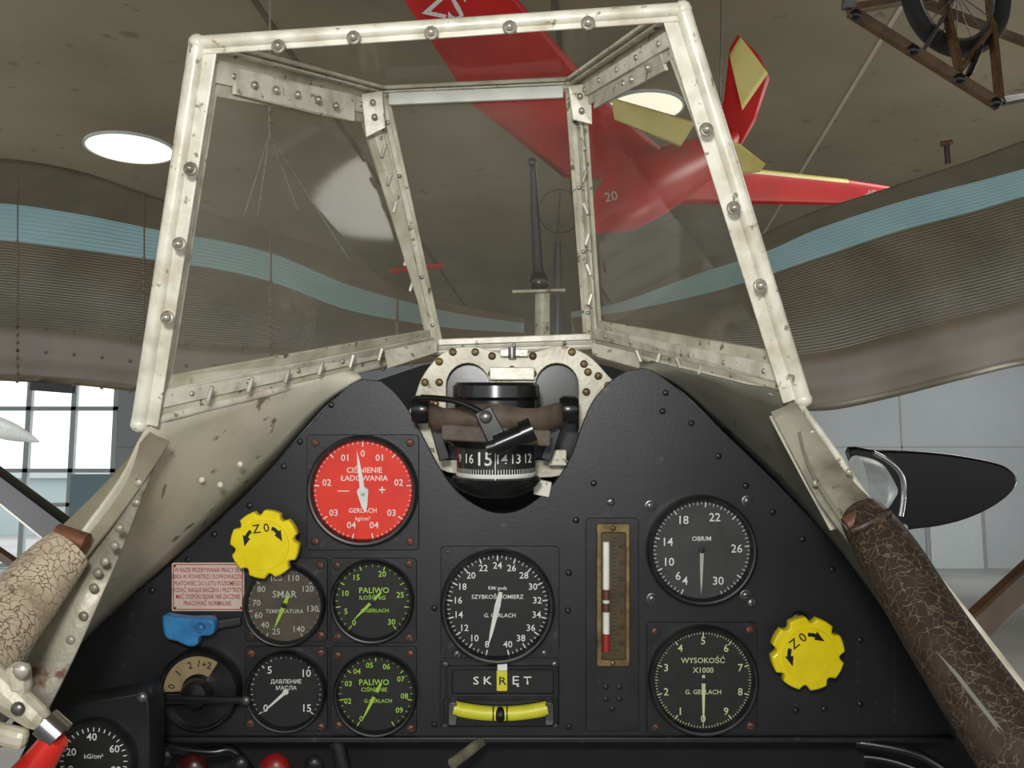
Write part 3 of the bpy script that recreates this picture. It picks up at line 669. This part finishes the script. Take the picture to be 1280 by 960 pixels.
# ============ WINGS ============
def wing(name,tab,x0,x1,mirror=False):
    g=grp(name)
    rows=[];nA,nB,nC=8,3,18
    xs=[x0+(x1-x0)*i/60 for i in range(61)]
    def pt(x,yy,top,bot,d):
        v=(yy-top)/(bot-top); dep=d+.22*(1-2*v)-.16*math.sin(math.pi*max(0,min(1,v)))
        return W(x,yy,dep)
    for x in xs:
        top,bt,bb,bot,d=[interp(x,tab,c) for c in (1,2,3,4,5)]
        ys=[top+(bt-top)*i/nA for i in range(nA)]+[bt+(bb-bt)*i/nB for i in range(nB)]+[bb+(bot-bb)*i/nC for i in range(nC+1)]
        rows.append([pt(x,y,top,bot,d) for y in ys])
    def ix(i,j): return 0 if j<nA else (1 if j<nA+nB else (0 if j<nA+nB+11 else 2))
    o=loft('skin',rows,[m_ol,m_lb,m_ols],ix,g)
    s=o.modifiers.new('s','SOLIDIFY'); s.thickness=.02; s.offset=-1 if not mirror else 1
    rp=[]
    for i in range(4,60,2):
        for j in (nA+nB+11,nA+nB+14,nA+nB+18): rp.append(rows[i][j]+Vector((0,-.002,0)))
    for i in range(6,60,9):
        for j in range(nA+nB,nA+nB+18,1): rp.append(rows[i][j]+Vector((0,-.002,0)))
    domes('rivets',rp,.0036,m_ols,g,flatn=.5)
    for i in range(6,60,9):
        tube('panel_seam_%d'%i,[p+Vector((0,.001,0)) for p in rows[i]],.002,m_ols,g,res=1)
    return g
wing('wing',[(-400,185,230,268,462,2.9),(0,198,254,300,476,2.4),(100,214,268,312,482,2.25),(200,248,288,326,492,2.1),(290,274,304,340,492,1.95),(350,292,320,356,485,1.85),(430,322,354,386,470,1.75),(520,368,380,404,455,1.65),(585,384,394,412,448,1.6),(655,398,404,416,446,1.56)],-400,655)
wing('wing',[(715,402,404,412,450,1.55),(780,388,390,404,468,1.62),(880,336,352,380,492,1.8),(960,300,324,354,508,1.95),(1020,272,296,332,512,2.05),(1100,246,268,304,497,2.2),(1200,212,240,276,472,2.35),(1280,182,218,252,455,2.5),(1680,60,110,150,420,3.0)],715,1680,True)
g=grp('wing_strut'); bar('strut',W(-60,560,1.6),W(95,680,1.25),.045,.02,m_blackg,g,bev=.006)
bar('strut_cap',W(-60,650,1.5),W(40,720,1.3),.012,.012,m_wood,g)
g=grp('wing_strut'); bar('strut',W(1150,850,1.2),W(1340,670,1.5),.045,.02,m_wood,g,bev=.006)
bar('aileron_horn',W(40,482,2.1),W(92,486,2.1),.02,.02,m_blackg,grp('flap_hinge'))

# ============ HANGING RED AIRCRAFT ============
def foil(name,secs,parent,mats,ylim=99):
    rows=[]
    n=9
    for le,te,th,nv in secs:
        le=Vector(le);te=Vector(te);nv=Vector(nv).normalized(); up=[];dn=[]
        for i in range(n+1):
            t=i/n; h=th*(math.sqrt(max(t,0))*(1-t)*1.9)
            c=le.lerp(te,t); up.append(c+nv*h*.5); dn.append(c-nv*h*.5)
        rows.append(up+dn[::-1][1:-1])
    C=len(rows[0])
    o=loft(name,rows,mats,lambda i,j:(1 if (j<2 or j>=C-2) and i<ylim else 0),parent,closed=True)
    for r,row in ((0,rows[0]),(1,rows[-1])): mesh(name+'_tip_%d'%r,row,[tuple(range(C))],mats,parent)
    return o
g=grp('hanging_red_airplane')
nv=(.1,-1,.3)
foil('wing_port',[(W(590,-140,6.2),W(420,-130,6.2),.16,nv),(W(648,0,6.9),W(505,0,6.9),.18,nv),(W(752,120,7.6),W(590,130,7.6),.22,nv),(W(860,215,8.4),W(705,222,8.4),.26,nv)],g,[m_redp,m_yelp],1)
foil('wing_starboard',[(W(870,192,8.7),W(850,255,8.7),.2,nv),(W(930,209,9.2),W(925,255,9.2),.16,nv),(W(1060,224,9.8),W(1055,256,9.8),.10,nv),(W(1118,234,10),W(1112,254,10),.05,nv)],g,[m_redp,m_yelp],2)
tube('fuselage',[W(742,282,7.7),W(765,262,7.8),W(805,235,8.1),W(850,212,8.5),W(905,185,9),W(935,150,9.2)],.29,m_redp,g,radii=[.25,.8,1,.85,.5,.2],res=8)
foil('fin',[(W(880,205,8.9),W(925,185,8.9),.1,(1,-1,0)),(W(905,125,9),W(945,150,9),.08,(1,-1,0)),(W(912,60,9),W(962,98,9),.05,(1,-1,0)),(W(922,44,9),W(950,70,9),.03,(1,-1,0))],g,[m_redp,m_redp])
foil('fin_tip_panel',[(W(912,68,8.92),W(928,138,8.92),.05,(0,-1,0)),(W(925,46,8.92),W(960,92,8.92),.04,(0,-1,0))],g,[m_yelp,m_yelp])
foil('tailplane',[(W(872,160,8.7),W(880,195,8.7),.06,nv),(W(925,180,8.7),W(925,218,8.7),.06,nv),(W(957,205,8.7),W(950,215,8.7),.03,nv)],g,[m_yelp,m_yelp])
foil('yellow_panel',[(W(765,122,7.3),W(768,150,7.3),.04,nv),(W(870,152,7.7),W(850,184,7.7),.04,nv)],g,[m_yelp,m_yelp])
text_on('registration_port','ZS',.26,W(556,8,6.5),W(640,26,6.5)-W(556,8,6.5),W(566,-60,6.5)-W(556,8,6.5),m_white,g)
text_on('registration_starboard','dS',.13,W(1088,244,9.5),(1,0,.05),(0,0,1),m_white,g)
text_on('number','20',.10,W(764,246,7.2),(1,0,.2),(0,0,1),m_greymk,g)
for i,(a,b) in enumerate((((690,40),(688,-200)),((900,120),(905,-300)))):
    tube('hang_cable_%d'%(i+1),[W(*a,8),W(*b,8)],.006,m_steel,g,smooth=False)
g=grp('red_wingtip_light'); foil('tip',[(W(485,338,6),W(490,342,6),.03,nv),(W(520,329,6),W(522,338,6),.05,nv),(W(556,330,6),W(554,336,6),.03,nv)],g,[m_redp,m_redp])
# ============ BIPLANE UNDERCARRIAGE ============
g=grp('hanging_biplane_undercarriage')
wc=W(1196,-8,5); kq=5/F
def oval(R,n=48): return [wc+Vector((R*kq*math.cos(2*math.pi*i/n),.10*math.cos(2*math.pi*i/n),R*kq*math.sin(2*math.pi*i/n))) for i in range(n+1)]
tube('tyre',oval(70),.042,m_rubber,g,smooth=False); tube('rim',oval(58),.012,m_steel,g,smooth=False)
for i in range(16):
    a=2*math.pi*i/16; tube('spoke_%d'%(i+1),[wc,wc+Vector((58*kq*math.cos(a),.1*math.cos(a),58*kq*math.sin(a)))],.003,m_steel,g,smooth=False)
tube('hub',[wc+Vector((0,-.08,0)),wc+Vector((0,.08,0))],.03,m_steel,g,smooth=False)
for i,(a,b,w,m) in enumerate((((1062,14,4.7),(1250,132,4.7),.05,m_wood),((1060,12,4.7),(1066,-40,4.7),.06,m_steel),((1062,12,4.7),(1130,0,5.2),.045,m_wood),((1175,-20,5.2),(1200,90,4.7),.03,m_wood),
  ((1235,-20,5.3),(1250,130,4.7),.03,m_wood),((1250,128,4.7),(1300,118,5.2),.035,m_blackg),((1200,88,4.7),(1250,20,5.2),.025,m_wood),((1120,-10,5.3),(1300,60,5.5),.04,m_wood),((1150,70,4.7),(1180,20,5),.015,m_steel),((1210,95,4.7),(1225,60,4.8),.02,m_blackg))):
    bar('member_%d'%(i+1),W(*a),W(*b),w,.05,m,g,bev=.006)
for i,(x,y) in enumerate(((1070,18),(1142,62),(1200,98),(1246,128))): domes('fitting_%d'%(i+1),[W(x,y,4.65)],.028,m_blackg,g)
g=grp('ceiling_hook'); tube('stem',[W(1183,178,7),W(1185,205,7)],.02,m_blackg,g,smooth=False); tube('ring',[W(1176,180,7),W(1190,178,7)],.02,m_rust,g,smooth=False)
# ============ background propeller ============
g=grp('background_propeller')
dq=4.2
bl=smoothpoly([(1060,566),(1100,563),(1160,565),(1215,572),(1255,582),(1272,598),(1266,615),(1240,635),(1200,652),(1150,661),(1110,655)],4,True)
prism('blade',[L2(bl,dq)],dq,dq+.05,m_blackg,g,bev=.012)
tube('spinner',[W(1070,612,dq-.2),W(1090,612,dq-.2),W(1105,613,dq-.2),W(1120,614,dq-.2)],.19,m_mull,g,radii=[.75,.7,.5,.1],res=8)
tube('spinner_rim',[W(1092,566,dq-.35),W(1122,580,dq-.35),W(1133,610,dq-.35),W(1126,645,dq-.35)],.010,m_chrome,g)
g=grp('rigging_wires')
for i,(a,b) in enumerate((((338,-200),(337,168)),((337,168),(305,270)),((337,168),(372,262)),((337,168),(322,270)),((337,168),(440,330)))):
    tube('wire_%d'%(i+1),[W(*a,6),W(*b,6)],.006 if i==0 else .0035,m_strip,g,smooth=False)
g=grp('distant_aircraft_nose'); tube('body',[W(-40,522,12),W(0,535,12),W(30,545,12),W(48,552,12)],.14,m_mull,g,radii=[1,1,.6,.1])

for o in list(coll.objects):
    if o.parent is None: o.matrix_basis=MC@o.matrix_basis

# ============ ROOM (world frame) ============
R3=MC.to_3x3(); HC=7.3; YW=34.0
def ray(px,py): return R3@Vector(((px-640)/F,1,-(py-480)/F))
def hc(px,py): d=ray(px,py); return CAM+d*((HC-CAM.z)/d.z)
def hw(px,py): d=ray(px,py); return CAM+d*(YW/d.y)
def box(name,a,b,m,parent=None):
    x0,y0,z0=a;x1,y1,z1=b
    return mesh(name,[(x0,y0,z0),(x1,y0,z0),(x1,y1,z0),(x0,y1,z0),(x0,y0,z1),(x1,y0,z1),(x1,y1,z1),(x0,y1,z1)],[(3,2,1,0),(4,5,6,7),(0,1,5,4),(1,2,6,5),(2,3,7,6),(3,0,4,7)],m,parent)
box('floor',(-40,-15,-.2),(40,60,0),m_floor)
box('ceiling',(-40,-15,HC),(40,YW+.4,HC+.4),m_ceil)
def seam(nm,px,py,m,w=.05):
    p=hc(px,py); s=.0917; a=Vector((p.x-(p.y+10)*s,-10,HC-.006)); b=Vector((p.x+(YW-p.y)*s,YW,HC-.006))
    bar(nm,a,b,w,.012,m,None,(0,0,1),bev=.002)
seam('trim_1',1010,200,m_seaml,.05); seam('trim_2',330,18,m_seam,.06); seam('trim_3',700,60,m_seam,.05)
for i,(px,py,r) in enumerate(((163,184,.62),(806,132,.5))):
    p=hc(px,py); p.z=HC
    g=grp('ceiling_light',p)
    lathe('diffuser',[(1e-5,-.03),(r*.95,-.03)],m_lamp,g,axis='Z',seg=48,smooth=False)
    lathe('rim',[(r*.95,-.035),(r,-.035),(r,0)],m_mull,g,axis='Z',seg=48,smooth=False)
xl=-14.0
box('wall_far',(xl,YW,0),(40,YW+.3,HC),m_wall)
g=grp('window_1',(0,0,0))
for x in (-30,-26,-22,-19.6,-17.2,-15.6,-14.1): box('mullion_%d'%int(-x*10),(x-.09,YW,0),(x+.09,YW+.2,HC),m_mull,g)
for z in (.1,2.2,3.4,5.6,7.1): box('rail_%d'%int(z*10),(-40,YW,z-.07),(xl,YW+.2,z+.07),m_mull,g)
m_ws=flat('wall_joint',(160,165,165),.8)
for i,x in enumerate((-7,0,7.5,13.8,20)): box('trim_%d'%(i+4),(x-.03,YW-.012,0),(x+.03,YW-.002,HC),m_ws)
box('trim_12',(xl,YW-.012,4.2),(40,YW-.002,4.24),m_ws)
p=hw(1195,680); g=grp('door_1',(p.x,YW,0)); box('leaf',(-.9,-.06,0),(.9,-.01,3.3),m_mull,g); box('frame',(-1.05,-.04,0),(1.05,-.002,3.45),m_ws,g); box('glazing',(-.7,-.08,1.8),(.7,-.061,3.1),flat('pale_glass',(205,235,215),.2),g); box('sign',(.2,-.1,2.3),(.6,-.082,2.7),m_yell,g)
g=grp('outside_building',(0,0,0)); box('block',(-40,70,-.1),(-24,80,4),flat('pale_building',(188,205,205),.7),g); box('roof',(-41,69.5,4),(-23.5,80.5,4.4),m_mull,g)
box('ground_outside',(-80,60,-.3),(40,120,-.1),flat('paving',(170,175,170),.8))
p=hw(150,600); box('information_stand',(p.x+1,YW-6,0),(p.x+2.2,YW-5.7,3.1),flat('stand_blue_grey',(150,180,190),.6))

# ============ LIGHT ============
w=bpy.data.worlds.new('sky'); scene.world=w; w.use_nodes=True
bg=w.node_tree.nodes['Background']; bg.inputs[0].default_value=(.97,.98,1,1); bg.inputs[1].default_value=1.4
def area(name,loc,target,size,power,col=(1,1,1)):
    l=bpy.data.lights.new(name,'AREA'); l.shape='DISK'; l.size=size; l.energy=power; l.color=col
    o=bpy.data.objects.new(name,l); coll.objects.link(o); o.location=loc
    o.rotation_euler=(Vector(target)-Vector(loc)).to_track_quat('-Z','Y').to_euler(); return o
area('camera_flash',MC@Vector((-.03,-.05,.10)),MC@Vector((0,1,0)),.06,3.3,(1,.985,.95))
area('hall_light',(6,9,6.9),(6,9,0),3,180,(1,.97,.92))
area('hall_light',(-6,9,6.9),(-6,9,0),3,180,(1,.97,.92))
area('wall_fill_light',(16,25,6.6),(9,34,3),4,420,(1,1,1))  # added fill out of view, brightens the far wall; no fitting there
area('ceiling_fill_light',(-10,8,.4),(-5,11,7.3),3,300,(1,.94,.82))  # added upward fill, left of view, lifts the ceiling brightness
area('ceiling_fill_light',(10,8,.4),(5,11,7.3),3,300,(1,.94,.82))  # right-hand one of the added ceiling fill pair, also out of view
cam=bpy.data.cameras.new('camera'); co=bpy.data.objects.new('camera',cam); coll.objects.link(co)
cam.sensor_width=36; cam.lens=F/1280*36; cam.clip_start=.01; cam.clip_end=300
co.matrix_world=MC@Matrix.Rotation(math.radians(90),4,'X')
scene.camera=co
scene.view_settings.view_transform='Standard'
